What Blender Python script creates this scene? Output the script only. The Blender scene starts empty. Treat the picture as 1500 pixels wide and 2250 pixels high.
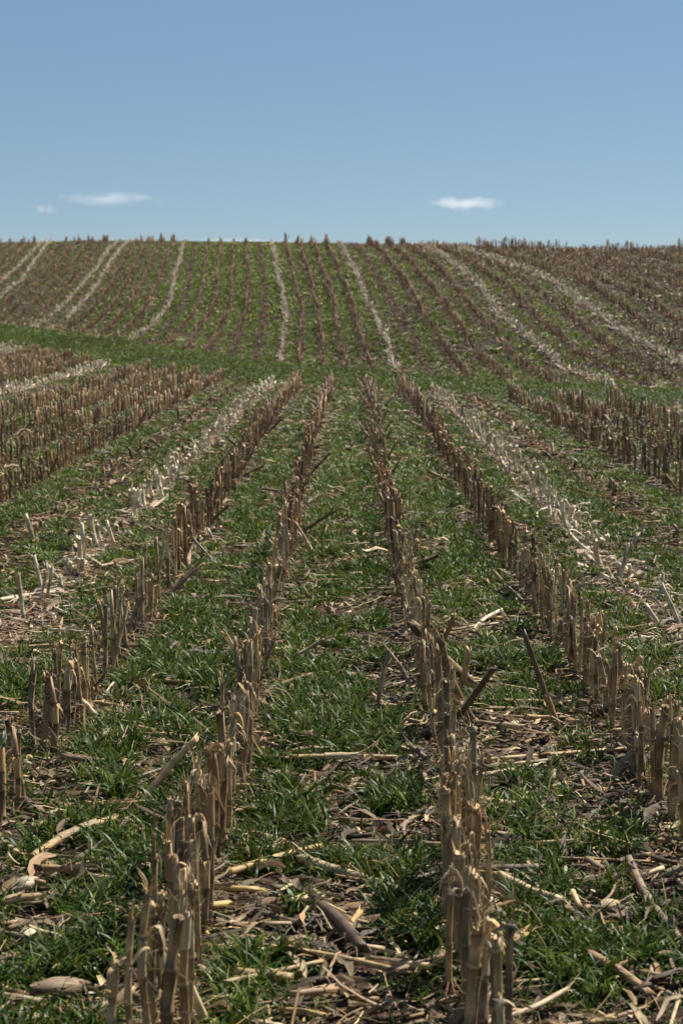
import bpy, math
import numpy as np
from mathutils import Matrix, Vector

# ------------------------------------------------------------------ camera, sky, sun, exposure
sc = bpy.context.scene
cam_d = bpy.data.cameras.new("camera")
cam = bpy.data.objects.new("camera", cam_d)
sc.collection.objects.link(cam)
cam_d.sensor_fit = 'HORIZONTAL'; cam_d.sensor_width = 24; cam_d.lens = 60
cam_d.clip_start = .05; cam_d.clip_end = 6000
cam.location = (0, 0, 1.75)
cam.rotation_euler = (math.radians(90) - math.atan(445/3750), 0, math.atan(20/3750))
cam_d.dof.use_dof = True; cam_d.dof.focus_distance = 7.4; cam_d.dof.aperture_fstop = 6.3
sc.camera = cam

SUN_EL, SUN_AZ = math.radians(50), math.radians(50)      # azimuth clockwise from +Y (ahead), to the right
world = bpy.data.worlds.new("World"); sc.world = world; world.use_nodes = True
nt = world.node_tree; nt.nodes.clear()
sky = nt.nodes.new("ShaderNodeTexSky"); sky.sky_type = 'NISHITA'; sky.sun_disc = False
sky.sun_elevation = SUN_EL; sky.sun_rotation = SUN_AZ
sky.air_density = 1.0; sky.dust_density = .0; sky.ozone_density = 2.2; sky.altitude = 1800
bg = nt.nodes.new("ShaderNodeBackground"); bg.inputs[1].default_value = .050
wo = nt.nodes.new("ShaderNodeOutputWorld")
mixs = nt.nodes.new("ShaderNodeMix"); mixs.data_type = 'RGBA'; mixs.inputs[0].default_value = .42
mixs.inputs[7].default_value = (2.95, 5.1, 7.5, 1)            # constant blue painted into the sky colour to flatten its gradient
nt.links.new(sky.outputs[0], mixs.inputs[6]); nt.links.new(mixs.outputs[2], bg.inputs[0]); nt.links.new(bg.outputs[0], wo.inputs[0])
sl = bpy.data.lights.new("sun", 'SUN'); sl.energy = 5; sl.angle = math.radians(.53); sl.color = (1, .95, .87)
so = bpy.data.objects.new("sun", sl); sc.collection.objects.link(so)
sd = Vector((math.cos(SUN_EL)*math.sin(SUN_AZ), math.cos(SUN_EL)*math.cos(SUN_AZ), math.sin(SUN_EL)))
so.rotation_euler = sd.to_track_quat('Z', 'Y').to_euler(); so.location = (20, 20, 30)
sc.view_settings.view_transform = 'Standard'; sc.view_settings.look = 'None'
sc.view_settings.exposure = .66; sc.view_settings.gamma = 1
sc.cycles.max_bounces = 8; sc.cycles.transparent_max_bounces = 4; sc.cycles.volume_bounces = 6
sc.cycles.volume_step_rate = 1

# ------------------------------------------------------------------ lie of the land
def _hash(i, j, s):
    h = (i.astype(np.int64) * 374761393 + j.astype(np.int64) * 668265263 + s * 982451653) & 0xffffffff
    h = ((h ^ (h >> 13)) * 1274126177) & 0xffffffff
    return ((h ^ (h >> 16)) & 0xffff) / 65535.0
def vnoise(x, y, s=0):
    x = np.asarray(x, float); y = np.asarray(y, float)
    i = np.floor(x); j = np.floor(y); u = x - i; v = y - j
    u = u*u*(3-2*u); v = v*v*(3-2*v)
    return ((_hash(i, j, s)*(1-u) + _hash(i+1, j, s)*u)*(1-v) + (_hash(i, j+1, s)*(1-u) + _hash(i+1, j+1, s)*u)*v)
def fbm(x, y, s=0, o=3):
    t = 0; a = .5; n = 0
    for k in range(o):
        t = t + a*vnoise(x*2**k, y*2**k, s+k*17); n += a; a *= .5
    return t/n
FOOT = ((-60,140),(-30,100),(-14,76),(-8.3,66),(-4.5,60.5),(-2.4,57),(-.6,53),(1.4,47.5),(3.2,43.5),(6.8,38.5),(12,32),(30,14),(60,-10))
CREST = ((-60,165),(-30,135),(-14,115),(-5,103),(0,98),(4,90),(9,82),(15,77),(30,74),(60,72))
EDGE = ((-60,118),(-30,78),(-14,61),(-11,56),(-9,52.5),(-3.8,43.8),(-2,40.2),(.8,37.2),(2.4,35.2),(4.3,31.8),(5.6,28.8),(8,25),(30,6),(60,-16))
def _pl(T, X):
    xs = np.array([t[0] for t in T], float); ys = np.array([t[1] for t in T], float)
    return (np.interp(X-1.2, xs, ys)+np.interp(X-.4, xs, ys)+np.interp(X+.4, xs, ys)+np.interp(X+1.2, xs, ys))/4
def footY(X): return _pl(FOOT, X)
def crestY(X): return _pl(CREST, X)
def edgeY(X): return _pl(EDGE, X)
def height(X, Y, micro=True):
    X = np.asarray(X, float); Y = np.asarray(Y, float)
    f = footY(X); c = crestY(X)
    zv = .075*np.clip(-2-X, 0, 40)*np.clip((Y-25)/40, 0, 1)**1.5
    zc = 1.75 + (141 + 4*np.clip(-X/12, 0, 1.5) - 9*np.clip(X/8, 0, 1.5))/3750*c
    t = (Y-f)/(c-f)
    t0 = np.clip(t, -.06, None)
    ramp = 1-np.abs(1-np.clip(t, 0, 3))**1.3
    # soft foot
    k = np.clip((t+.06)/.16, 0, 1)
    p = np.where(t < .1, ramp*0 + (1-(.9**1.3))*k*k, ramp)
    z = zv + (zc-zv)*p
    und = .10*(fbm(X/9+3, Y/14+1, 5, 2)-.5)*np.clip((Y-10)/25, 0, 1)
    z = z + und
    if micro:
        z = z + .035*(fbm(X*3, Y*3, 9, 3)-.5) + .012*(vnoise(X*14, Y*14, 31)-.5)
    return z
LEAN = [(0.539, 7.05, 0.365, 6.8, 0.424, 0.016, 'grey'),
(0.62, 7.8, 0.271, 7.45, 0.365, 0.02, 'dark'),
(0.114, 7.4, 0.167, 7.4, 0.246, 0.01, 'grey'),
(0.302, 7.65, 0.181, 7.75, 0.177, 0.01, 'grey'),
(-0.754, 5.85, -0.552, 5.95, 0.226, 0.013, 'tan'),
(0.971, 6.25, 1.171, 6.3, 0.2, 0.018, 'grey'),
(0.216, 3.95, 0.353, 4.0, 0.182, 0.015, 'dark'),
(0.254, 3.95, 0.329, 4.0, 0.078, 0.012, 'grey'),
(-0.649, 4.0, -0.546, 4.08, 0.07, 0.015, 'tan'),
(-0.342, 4.0, -0.395, 3.98, 0.128, 0.013, 'pale'),
(-1.061, 7.1, -1.139, 7.15, 0.077, 0.014, 'pale'),
(1.252, 13.3, 1.128, 13.3, 0.19, 0.012, 'tan'),
(1.304, 13.55, 1.19, 13.85, 0.118, 0.009, 'pale'),
(-0.425, 11.7, -0.598, 11.9, 0.16, 0.012, 'grey'),
(-2.387, 12.75, -2.421, 12.65, 0.213, 0.016, 'white'),
(-0.901, 11.45, -1.072, 11.55, 0.191, 0.01, 'grey'),
(-0.982, 12.5, -1.049, 12.5, 0.131, 0.012, 'white'),
(-0.396, 6.6, -0.351, 6.6, -0.079, 0.012, 'tan'),
(-0.325, 6.45, -0.418, 6.4, 0.191, 0.011, 'tan'),
(0.503, 7.7, 0.536, 7.65, 0.206, 0.014, 'tan'),
(0.878, 7.0, 0.721, 7.0, 0.414, 0.012, 'dark'),
(1.891, 11.8, 2.015, 11.9, 0.178, 0.014, 'grey'),
(1.731, 9.2, 1.624, 9.25, 0.138, 0.013, 'white'),
(1.808, 9.15, 1.709, 9.25, 0.239, 0.013, 'white'),
(-1.86, 10.35, -1.87, 10.35, 0.197, 0.016, 'pale'),
(0.081, 5.85, -0.015, 5.95, 0.035, 0.01, 'grey'),
(-0.26, 12.1, -0.36, 12.2, 0.137, 0.013, 'white'),
(-0.241, 11.95, -0.388, 12.05, 0.238, 0.01, 'tan'),
(-0.497, 4.8, -0.425, 4.9, 0.038, 0.011, 'pale'),
(0.357, 6.35, 0.23, 6.45, 0.072, 0.011, 'dark')]
LIE = [(-0.161, 5.2, 0.166, 4.9, 0.017, 'pale'),
(-1.0, 5.2, -0.803, 5.65, 0.014, 'tan'),
(-0.789, 5.05, -0.57, 4.95, 0.011, 'pale'),
(-0.441, 4.7, -0.357, 4.8, 0.013, 'yellow'),
(-0.45, 4.95, -0.283, 4.9, 0.012, 'yellow'),
(-0.375, 5.05, -0.101, 5.3, 0.013, 'yellow'),
(-0.084, 4.75, 0.031, 4.4, 0.018, 'dark'),
(-0.012, 4.5, 0.027, 4.7, 0.01, 'yellow'),
(-0.233, 4.45, 0.12, 4.3, 0.009, 'tan'),
(0.108, 4.3, 0.282, 4.4, 0.018, 'brown'),
(-0.332, 5.25, -0.247, 5.3, 0.015, 'pale'),
(0.535, 5.4, 0.722, 5.35, 0.009, 'pale'),
(0.456, 5.0, 0.617, 4.85, 0.014, 'pale'),
(0.634, 4.35, 0.75, 4.15, 0.014, 'brown'),
(0.874, 5.2, 0.91, 4.5, 0.012, 'grey'),
(0.42, 4.45, 0.475, 4.5, 0.014, 'yellow'),
(0.09, 11.8, 0.309, 11.2, 0.01, 'white'),
(0.689, 13.2, 0.913, 12.75, 0.01, 'white'),
(-2.054, 12.5, -1.691, 11.4, 0.012, 'pale'),
(-1.482, 11.7, -1.684, 11.35, 0.011, 'pale'),
(1.542, 14.0, 1.812, 15.0, 0.01, 'white'),
(-0.225, 6.35, 0.158, 6.4, 0.012, 'tan'),
(0.403, 6.4, 1.316, 6.6, 0.012, 'tan'),
(0.412, 5.15, 0.582, 5.15, 0.014, 'grey'),
(0.512, 6.95, 0.793, 6.75, 0.012, 'brown'),
(-1.019, 7.05, -0.798, 6.8, 0.012, 'tan'),
(-0.886, 7.4, -0.576, 7.05, 0.01, 'brown'),
(-1.103, 6.4, -0.892, 6.4, 0.016, 'brown'),
(-0.664, 8.45, -0.533, 8.55, 0.013, 'white'),
(-0.489, 7.5, -0.225, 6.9, 0.011, 'yellow'),
(0.418, 5.85, 0.573, 5.8, 0.02, 'tan'),
(0.662, 9.05, 0.857, 9.6, 0.011, 'white'),
(0.484, 7.4, 1.021, 7.35, 0.01, 'tan'),
(1.411, 7.75, 1.547, 7.8, 0.01, 'white'),
(-2.063, 9.9, -1.818, 10.35, 0.014, 'white'),
(-1.787, 8.55, -1.508, 8.55, 0.012, 'tan'),
(1.734, 11.7, 1.769, 10.75, 0.012, 'pale'),
(1.766, 17.35, 1.924, 16.5, 0.01, 'brown'),
(-1.134, 5.35, -1.055, 5.25, 0.013, 'tan'),
(-1.022, 4.8, -0.884, 4.85, 0.012, 'tan'),
(-1.387, 13.4, -1.029, 12.75, 0.011, 'white'),
(0.792, 6.15, 0.855, 6.0, 0.01, 'grey'),
(0.611, 6.2, 0.382, 6.05, 0.012, 'pale'),
(-0.153, 4.25, -0.294, 4.25, 0.014, 'tan'),
(0.351, 5.55, 0.57, 5.45, 0.012, 'pale'),
(-0.307, 7.05, -0.056, 6.95, 0.011, 'brown'),
(-0.239, 6.75, -0.091, 6.7, 0.014, 'tan'),
(1.539, 8.6, 1.721, 8.7, 0.01, 'grey')]
HUSK = [(-0.819, 4.15, -0.643, 4.25, 0.06, 'grey'),
(-1.023, 6.75, -0.944, 6.85, 0.05, 'white'),
(0.399, 4.8, 0.427, 4.85, 0.05, 'white'),
(-1.011, 4.95, -0.945, 5.0, 0.05, 'white'),
(-0.907, 4.55, -0.885, 4.65, 0.04, 'white'),
(-0.234, 5.0, -0.151, 5.0, 0.04, 'grey'),
(0.575, 5.5, 0.662, 5.6, 0.03, 'white'),
(0.554, 8.15, 0.646, 8.2, 0.05, 'grey'),
(0.622, 6.9, 0.741, 7.15, 0.03, 'white'),
(-0.51, 5.3, -0.445, 5.4, 0.04, 'pale'),
(0.378, 4.7, 0.443, 4.7, 0.05, 'grey'),
(-0.288, 5.25, -0.266, 5.4, 0.04, 'pale'),
(-0.199, 10.55, -0.319, 10.75, 0.03, 'white'),
(-0.265, 5.7, -0.199, 5.6, 0.04, 'grey'),
(0.716, 4.8, 0.791, 4.85, 0.04, 'pale'),
(0.135, 5.4, 0.16, 5.25, 0.04, 'tan'),
(-0.886, 7.4, -0.795, 7.3, 0.03, 'pale'),
(0.897, 7.4, 0.961, 7.2, 0.03, 'tan')]
COB = [(0.027, 4.65, 0.098, 4.7),
(0.504, 5.55, 0.522, 5.5),
(0.701, 4.6, 0.739, 4.6),
(0.741, 4.3, 0.803, 4.25),
(-0.263, 6.9, -0.214, 6.85),
(0.853, 5.65, 0.916, 5.65),
(0.543, 6.3, 0.626, 6.35),
(-0.072, 4.4, -0.023, 4.4)]
BARE = [(0.665, 7.4, 0.5),
(0.714, 6.7, 0.5),
(0.605, 7.95, 0.35),
(-1.034, 7.3, 0.3),
(-0.822, 6.4, 0.25),
(-0.813, 5.0, 0.3),
(-0.294, 5.1, 0.35),
(-0.196, 4.75, 0.3),
(0.844, 4.85, 0.3),
(0.543, 4.55, 0.2),
(-0.062, 4.55, 0.25),
(-1.77, 9.2, 0.6),
(-1.93, 10.05, 0.6),
(-2.447, 14.0, 1.0),
(-0.152, 6.2, 0.25),
(0.461, 6.0, 0.35),
(0.406, 6.45, 0.3),
(-0.749, 7.05, 0.4),
(1.769, 10.4, 0.5),
(1.663, 13.45, 0.6),
(-1.876, 13.15, 0.5),
(0.061, 4.3, 0.2),
(0.567, 4.25, 0.12),
(1.138, 11.1, 0.3),
(-0.928, 10.75, 0.3),
(-0.384, 4.8, 0.25),
(0.063, 4.45, 0.2),
(0.703, 4.8, 0.2),
(-0.876, 4.45, 0.15),
(-0.885, 7.75, 0.2),
(1.136, 6.6, 0.3),
(1.061, 6.15, 0.25)]
LUSH = [(-0.293, 9.05, 0.5),
(-0.022, 8.25, 0.4),
(-0.727, 5.4, 0.3),
(0.048, 5.75, 0.4),
(1.037, 7.95, 0.35),
(0.645, 5.2, 0.25),
(-0.669, 4.65, 0.2),
(-0.264, 4.55, 0.15),
(0.173, 4.8, 0.2),
(0.593, 4.45, 0.15),
(0.032, 11.5, 1.2),
(-0.044, 16.5, 2.0),
(0.714, 11.5, 0.6),
(-0.579, 6.05, 0.25),
(-0.811, 5.8, 0.25),
(-0.884, 13.15, 0.8),
(-2.203, 11.5, 0.5),
(0.932, 9.05, 0.3),
(-0.095, 7.05, 0.2),
(1.032, 6.75, 0.15),
(-0.187, 5.25, 0.12),
(-0.956, 9.05, 0.3),
(0.124, 4.95, 0.15),
(0.696, 4.1, 0.1)]
FIX = {2: [(1.099, 10.253, 0.301), (1.12, 10.43, 0.308), (1.107, 7.523, 0.37), (1.103, 9.46, 0.316), (1.122, 10.573, 0.359), (1.14, 7.549, 0.375), (1.084, 9.464, 0.342), (1.13, 6.894, 0.321), (1.107, 10.364, 0.388), (1.077, 7.521, 0.349), (1.042, 6.027, 0.36), (1.12, 8.641, 0.39), (1.109, 8.423, 0.302), (1.094, 8.182, 0.392), (1.078, 5.923, 0.358), (1.118, 8.81, 0.396), (1.06, 6.236, 0.327), (1.118, 10.989, 0.312), (1.136, 8.822, 0.304), (1.099, 9.175, 0.359), (1.141, 10.239, 0.358), (1.12, 7.652, 0.399), (1.157, 7.241, 0.343), (1.104, 7.886, 0.332), (1.086, 9.791, 0.303), (1.113, 9.922, 0.35), (1.119, 7.78, 0.323), (1.169, 7.645, 0.337), (1.099, 6.358, 0.384), (1.128, 5.683, 0.398), (1.166, 8.797, 0.301), (1.068, 6.568, 0.339), (1.137, 6.188, 0.356), (1.091, 5.885, 0.356), (1.143, 9.342, 0.376), (1.116, 10.368, 0.317)], -1: [(-1.225, 7.011, 0.385), (-1.224, 6.906, 0.383), (-1.157, 7.292, 0.358), (-1.184, 7.212, 0.31), (-1.212, 6.533, 0.352), (-1.186, 5.525, 0.32), (-1.202, 6.955, 0.314), (-1.124, 7.015, 0.312), (-1.202, 5.503, 0.378), (-1.201, 5.898, 0.319), (-1.19, 5.65, 0.274),
(-1.162, 5.8, 0.319),
(-1.146, 5.85, 0.289),
(-1.237, 6.55, 0.376),
(-1.221, 6.65, 0.266),
(-1.167, 6.55, 0.337),
(-1.192, 6.8, 0.257),
(-1.154, 6.8, 0.276),
(-1.183, 7.15, 0.257),
(-1.173, 7.2, 0.25),
(-1.165, 7.35, 0.274),
(-1.154, 7.4, 0.227)], 0: [(-0.447, 4.223, 0.39), (-0.412, 4.62, 0.337), (-0.393, 4.052, 0.353), (-0.445, 5.193, 0.377), (-0.432, 4.641, 0.345), (-0.479, 4.634, 0.417), (-0.499, 4.691, 0.336), (-0.457, 4.825, 0.389), (-0.452, 4.992, 0.377), (-0.443, 4.764, 0.418), (-0.465, 4.262, 0.41), (-0.516, 4.339, 0.424), (-0.44, 3.861, 0.352), (-0.459, 5.146, 0.374), (-0.486, 3.72, 0.4), (-0.455, 3.8, 0.43), (-0.43, 3.86, 0.42), (-0.415, 3.74, 0.4), (-0.395, 3.95, 0.41), (-0.5, 3.62, 0.33), (-0.47, 3.9, 0.39), (-0.375, 3.84, 0.37), (-0.4, 4.36, 0.265), (-0.44, 4.3, 0.33), (-0.42, 4.5, 0.4), (-0.47, 4.62, 0.4), (-0.41, 4.74, 0.39), (-0.45, 4.86, 0.41), (-0.43, 5.0, 0.42), (-0.47, 5.1, 0.38), (-0.44, 5.22, 0.4)], 1: [(0.3, 4.387, 0.369), (0.3, 4.129, 0.389), (0.268, 4.675, 0.423), (0.288, 4.963, 0.429), (0.308, 4.97, 0.426), (0.302, 5.043, 0.387), (0.311, 4.922, 0.387), (0.298, 4.02, 0.336), (0.361, 3.696, 0.41), (0.255, 4.227, 0.345), (0.303, 4.99, 0.334), (0.356, 4.564, 0.334), (0.311, 5.003, 0.428), (0.293, 4.384, 0.43), (0.3, 3.62, 0.4), (0.27, 3.75, 0.38), (0.31, 3.82, 0.36), (0.33, 3.5, 0.3), (0.285, 3.95, 0.4), (0.315, 4.05, 0.41), (0.3, 4.2, 0.4), (0.33, 4.32, 0.39), (0.29, 4.42, 0.42), (0.31, 4.55, 0.41), (0.34, 4.66, 0.38), (0.3, 4.8, 0.42), (0.33, 4.92, 0.4), (0.31, 5.05, 0.41), (0.335, 5.16, 0.39), (0.32, 5.28, 0.4)]}
HILLROW = {-21: [(-19.36, 95.0),
(-19.6, 102.25),
(-21.08, 116.55)], -20: [(-18.08, 88.65),
(-17.97, 94.3),
(-20.31, 114.8)], -15: [(-13.98, 74.2),
(-13.68, 78.15),
(-13.54, 84.5),
(-14.04, 95.7),
(-15.15, 110.35)], -14: [(-13.11, 73.4),
(-12.53, 76.2),
(-12.57, 83.3),
(-13.23, 93.55),
(-14.3, 108.75)], -9: [(-8.41, 66.65),
(-7.91, 70.15),
(-7.84, 73.55),
(-8.24, 79.4),
(-8.97, 89.3),
(-10.04, 103.65)], -2: [(-2.29, 56.75),
(-2.51, 66.7),
(-3.42, 80.75),
(-4.39, 96.6)], 3: [(1.34, 45.95),
(1.19, 52.9),
(0.97, 56.6),
(0.73, 61.85),
(0.37, 70.95),
(-0.05, 80.95),
(-0.49, 92.1)], 8: [(5.93, 39.1),
(5.35, 42.35),
(5.03, 46.8),
(4.7, 53.8),
(4.61, 62.4),
(4.3, 70.95),
(3.9, 82.35)], 11: [(7.86, 41.1),
(7.63, 42.95),
(7.33, 45.7),
(7.31, 52.15),
(7.12, 60.6),
(6.16, 70.8),
(5.43, 79.25)]}
rng = np.random.default_rng(7)
NEARX = {-22:-16.0,-9:-6.95,-8:-6.15,-7:-5.4,-6:-4.62,-5:-3.88,-4:-3.15,-3:-2.54,-2:-1.84,-1:-1.18,0:-.45,1:.34,2:1.10,3:1.74,4:2.42,5:3.12,6:3.84,7:4.6,8:5.45,9:6.2,22:16.1}
NQ = np.array(sorted(NEARX)); NX = np.array([NEARX[q] for q in NQ])
HQ = np.array(sorted(HILLROW))
def _hx(q, Y):
    P = HILLROW[q]; ys = [p[1] for p in P]; xs = [p[0] for p in P]
    s0 = (xs[1]-xs[0])/(ys[1]-ys[0])*.6; s1 = (xs[-1]-xs[-2])/(ys[-1]-ys[-2])
    ys = [ys[0]-20]+ys+[ys[-1]+20]; xs = [xs[0]-20*s0*.4]+xs+[xs[-1]+20*s1]
    return np.interp(Y, ys, xs)
def hill_ctrl(Y):
    xs = [float(_hx(q, Y)) for q in HQ]
    return np.array([-60]+list(HQ)+[60]), np.array([xs[0]-39*.8]+xs+[xs[-1]+49*.8])
def row_x(q, Y, hill):
    """x of planted row q at distance Y"""
    Y = np.atleast_1d(np.asarray(Y, float))
    if not hill:
        return np.interp(q, NQ, NX) + .03*np.sin(Y*.23+q) + .0*Y
    out = np.empty_like(Y)
    for k, y in enumerate(Y):
        a, b = hill_ctrl(y); out[k] = np.interp(q, a, b)
    return out + .04*np.sin(Y*.35+q*2.1) + .03*np.sin(Y*.9+q)
def row_q(X, Y, hill):
    X = np.asarray(X); Y = np.asarray(Y)
    q = np.interp(X, NX, NQ)
    if hill.any():
        yy = np.round(Y).astype(int)
        for y in np.unique(yy[hill]):
            m = hill & (yy == y); a, b = hill_ctrl(y); q[m] = np.interp(X[m], b, a)
    return q
WHITE = {-2, 3, 8, 11, -9, -14, -15, -20, -21}
POOR = {-3, 4, -8, 17}
def zone(X, Y):
    """0 near field, 1 grassed waterway, 2 hillside"""
    wob = .5*(vnoise(X*.9, Y*.2, 71)-.5)
    return np.where(Y < edgeY(X)+wob, 0, np.where(Y < footY(X)-1.4+wob, 1, 2))

# ------------------------------------------------------------------ geometry helpers: a patch is (verts, colours, fibre coords, tris)
def join(L):
    n = 0; V = []; C = []; T = []; F = []
    for v, c, t, f in L:
        V.append(v); C.append(c); T.append(t); F.append(f+n); n += len(v)
    return np.concatenate(V), np.concatenate(C), np.concatenate(T), np.concatenate(F)
def mesh(name, P, mat, smooth=True):
    v, c, t, f = P
    me = bpy.data.meshes.new(name)
    me.vertices.add(len(v)); me.vertices.foreach_set("co", np.ascontiguousarray(v, np.float32).ravel())
    nf = len(f); me.loops.add(nf*3); me.polygons.add(nf)
    me.loops.foreach_set("vertex_index", np.ascontiguousarray(f, np.int32).ravel())
    me.polygons.foreach_set("loop_start", np.arange(0, nf*3, 3, dtype=np.int32))
    me.polygons.foreach_set("use_smooth", np.full(nf, smooth, bool))
    a = me.color_attributes.new("Col", 'FLOAT_COLOR', 'POINT')
    a.data.foreach_set("color", np.hstack([c*np.minimum(1, .84/np.maximum(c.max(1, keepdims=True), 1e-6)), np.ones((len(c), 1))]).astype(np.float32).ravel())
    a = me.attributes.new("fib", 'FLOAT2', 'POINT')
    a.data.foreach_set("vector", np.ascontiguousarray(t, np.float32).ravel())
    me.materials.append(mat); me.update(calc_edges=True)
    return me
def put(name, me, parent=None, **kw):
    o = bpy.data.objects.new(name, me); sc.collection.objects.link(o)
    if parent is not None: o.parent = parent
    for k, w in kw.items(): o[k] = w
    return o
def scatter(protos, which, pos, rotz, scale, tiltx=None, tilty=None, tint=None, zs=None):
    """copies of small prototype patches, written into one big patch"""
    out = []
    for k, (v, c, t, f) in enumerate(protos):
        m = which == k; n = int(m.sum())
        if not n: continue
        R = np.zeros((n, 3, 3)); cz, sz = np.cos(rotz[m]), np.sin(rotz[m])
        R[:, 0, 0] = cz; R[:, 0, 1] = -sz; R[:, 1, 0] = sz; R[:, 1, 1] = cz; R[:, 2, 2] = 1
        if tiltx is not None:
            cx, sx = np.cos(tiltx[m]), np.sin(tiltx[m]); X = np.zeros((n, 3, 3))
            X[:, 0, 0] = 1; X[:, 1, 1] = cx; X[:, 1, 2] = -sx; X[:, 2, 1] = sx; X[:, 2, 2] = cx
            cy, sy = np.cos(tilty[m]), np.sin(tilty[m]); Yr = np.zeros((n, 3, 3))
            Yr[:, 0, 0] = cy; Yr[:, 0, 2] = sy; Yr[:, 1, 1] = 1; Yr[:, 2, 0] = -sy; Yr[:, 2, 2] = cy
            R = np.einsum('nij,njk->nik', X, np.einsum('nij,njk->nik', Yr, R))
        s = scale[m][:, None]*np.ones((1, 3))
        if zs is not None: s[:, 2] *= zs[m]
        vv = v[None]*s[:, None, :]
        P = np.einsum('nij,nvj->nvi', R, vv) + pos[m][:, None, :]
        cc = np.broadcast_to(c[None], (n, *c.shape))
        if tint is not None: cc = cc*tint[m][:, None, :]
        ff = f[None]+(np.arange(n)*len(v))[:, None, None]
        out.append((P.reshape(-1, 3), cc.reshape(-1, 3), np.tile(t, (n, 1)) + np.repeat(rng.random((n, 2))*3, len(v), 0), ff.reshape(-1, 3)))
    return join(out)

TONE = {'tan': (.56,.37,.17), 'pale': (.56,.42,.24), 'white': (.68,.57,.39), 'grey': (.29,.205,.125), 'dark': (.15,.095,.055), 'brown': (.34,.21,.105), 'yellow': (.60,.40,.14)}
def tone(n): return np.array(TONE[n])

def tube(path, rad, col, sides=8, ell=1.0, cap=True, r=rng):
    """tube along a path (n,3); rad and col per ring"""
    path = np.asarray(path, float); n = len(path)
    d = np.gradient(path, axis=0); d /= np.linalg.norm(d, axis=1)[:, None]+1e-9
    ref = np.array([1., 0, 0]) if abs(d[0, 0]) < .8 else np.array([0, 1., 0])
    a = np.cross(d, ref); a /= np.linalg.norm(a, axis=1)[:, None]; b = np.cross(d, a)
    th = np.linspace(0, 2*np.pi, sides, endpoint=False)
    rad = np.broadcast_to(rad, (n,)); col = np.broadcast_to(col, (n, 3))
    V = path[:, None] + rad[:, None, None]*(np.cos(th)[None, :, None]*a[:, None]*ell + np.sin(th)[None, :, None]*b[:, None])
    L = np.concatenate([[0], np.cumsum(np.linalg.norm(np.diff(path, axis=0), axis=1))])
    T = np.stack([np.broadcast_to(np.abs(th-np.pi)*rad.mean(), (n, sides)), np.broadcast_to(L[:, None], (n, sides))], -1)
    C = np.repeat(col, sides, 0)
    i = np.arange(n-1)[:, None]*sides; j = np.arange(sides)[None]; k = (j+1) % sides
    F = np.concatenate([np.stack([i+j, i+k, i+sides+k], -1).reshape(-1, 3), np.stack([i+j, i+sides+k, i+sides+j], -1).reshape(-1, 3)])
    V = V.reshape(-1, 3); T = T.reshape(-1, 2)
    if cap:
        V = np.vstack([V, path[0], path[-1]-d[-1]*rad[-1]*.5]); C = np.vstack([C, col[0]*.6, col[-1]*1.15]); T = np.vstack([T, [0, 0], [0, L[-1]]])
        q = np.arange(sides); w = (q+1) % sides; m = n*sides
        F = np.vstack([F, np.stack([w, q, np.full(sides, m)], -1), np.stack([q+(n-1)*sides, w+(n-1)*sides, np.full(sides, m+1)], -1)])
    return V, np.clip(C, 0, 1), T, F
def ribbon(path, width, side, col, curl=0.0, cross=3):
    """leaf-like strip: path (n,3), width (n,), side vector; curl lifts its edges"""
    path = np.asarray(path, float); n = len(path)
    d = np.gradient(path, axis=0); d /= np.linalg.norm(d, axis=1)[:, None]+1e-9
    s = np.broadcast_to(side, (n, 3)); s = s-(s*d).sum(1)[:, None]*d; s = s/(np.linalg.norm(s, axis=1)[:, None]+1e-9)
    u = np.cross(d, s); w = np.broadcast_to(width, (n,))
    k = np.linspace(-1, 1, cross)
    V = path[:, None] + (k[None, :, None]*w[:, None, None]/2)*s[:, None] + (curl*np.abs(k)[None, :, None]**2*w[:, None, None])*u[:, None]
    L = np.concatenate([[0], np.cumsum(np.linalg.norm(np.diff(path, axis=0), axis=1))])
    T = np.stack([k[None]*w[:, None]/2, np.broadcast_to(L[:, None], (n, cross))], -1).reshape(-1, 2)
    C = np.repeat(np.broadcast_to(col, (n, 3)), cross, 0)
    i = np.arange(n-1)[:, None]*cross; j = np.arange(cross-1)[None]
    F = np.concatenate([np.stack([i+j, i+j+1, i+cross+j+1], -1).reshape(-1, 3), np.stack([i+j, i+cross+j+1, i+cross+j], -1).reshape(-1, 3)])
    return V.reshape(-1, 3), np.clip(C, 0, 1), T, F

def bridge(L):
    """joins strips to the first patch of the list where they touch it, so that all is one piece"""
    base = L[0]; V, C, T, F = join(L); n = len(base[0]); add = []
    off = n
    for P in L[1:]:
        b = P[0][0]; i = int(np.argmin(((base[0]-b)**2).sum(1))); add.append((i, off, off+1)); off += len(P[0])
    return V, C, T, (np.vstack([F, np.array(add)]) if add else F)

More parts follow.
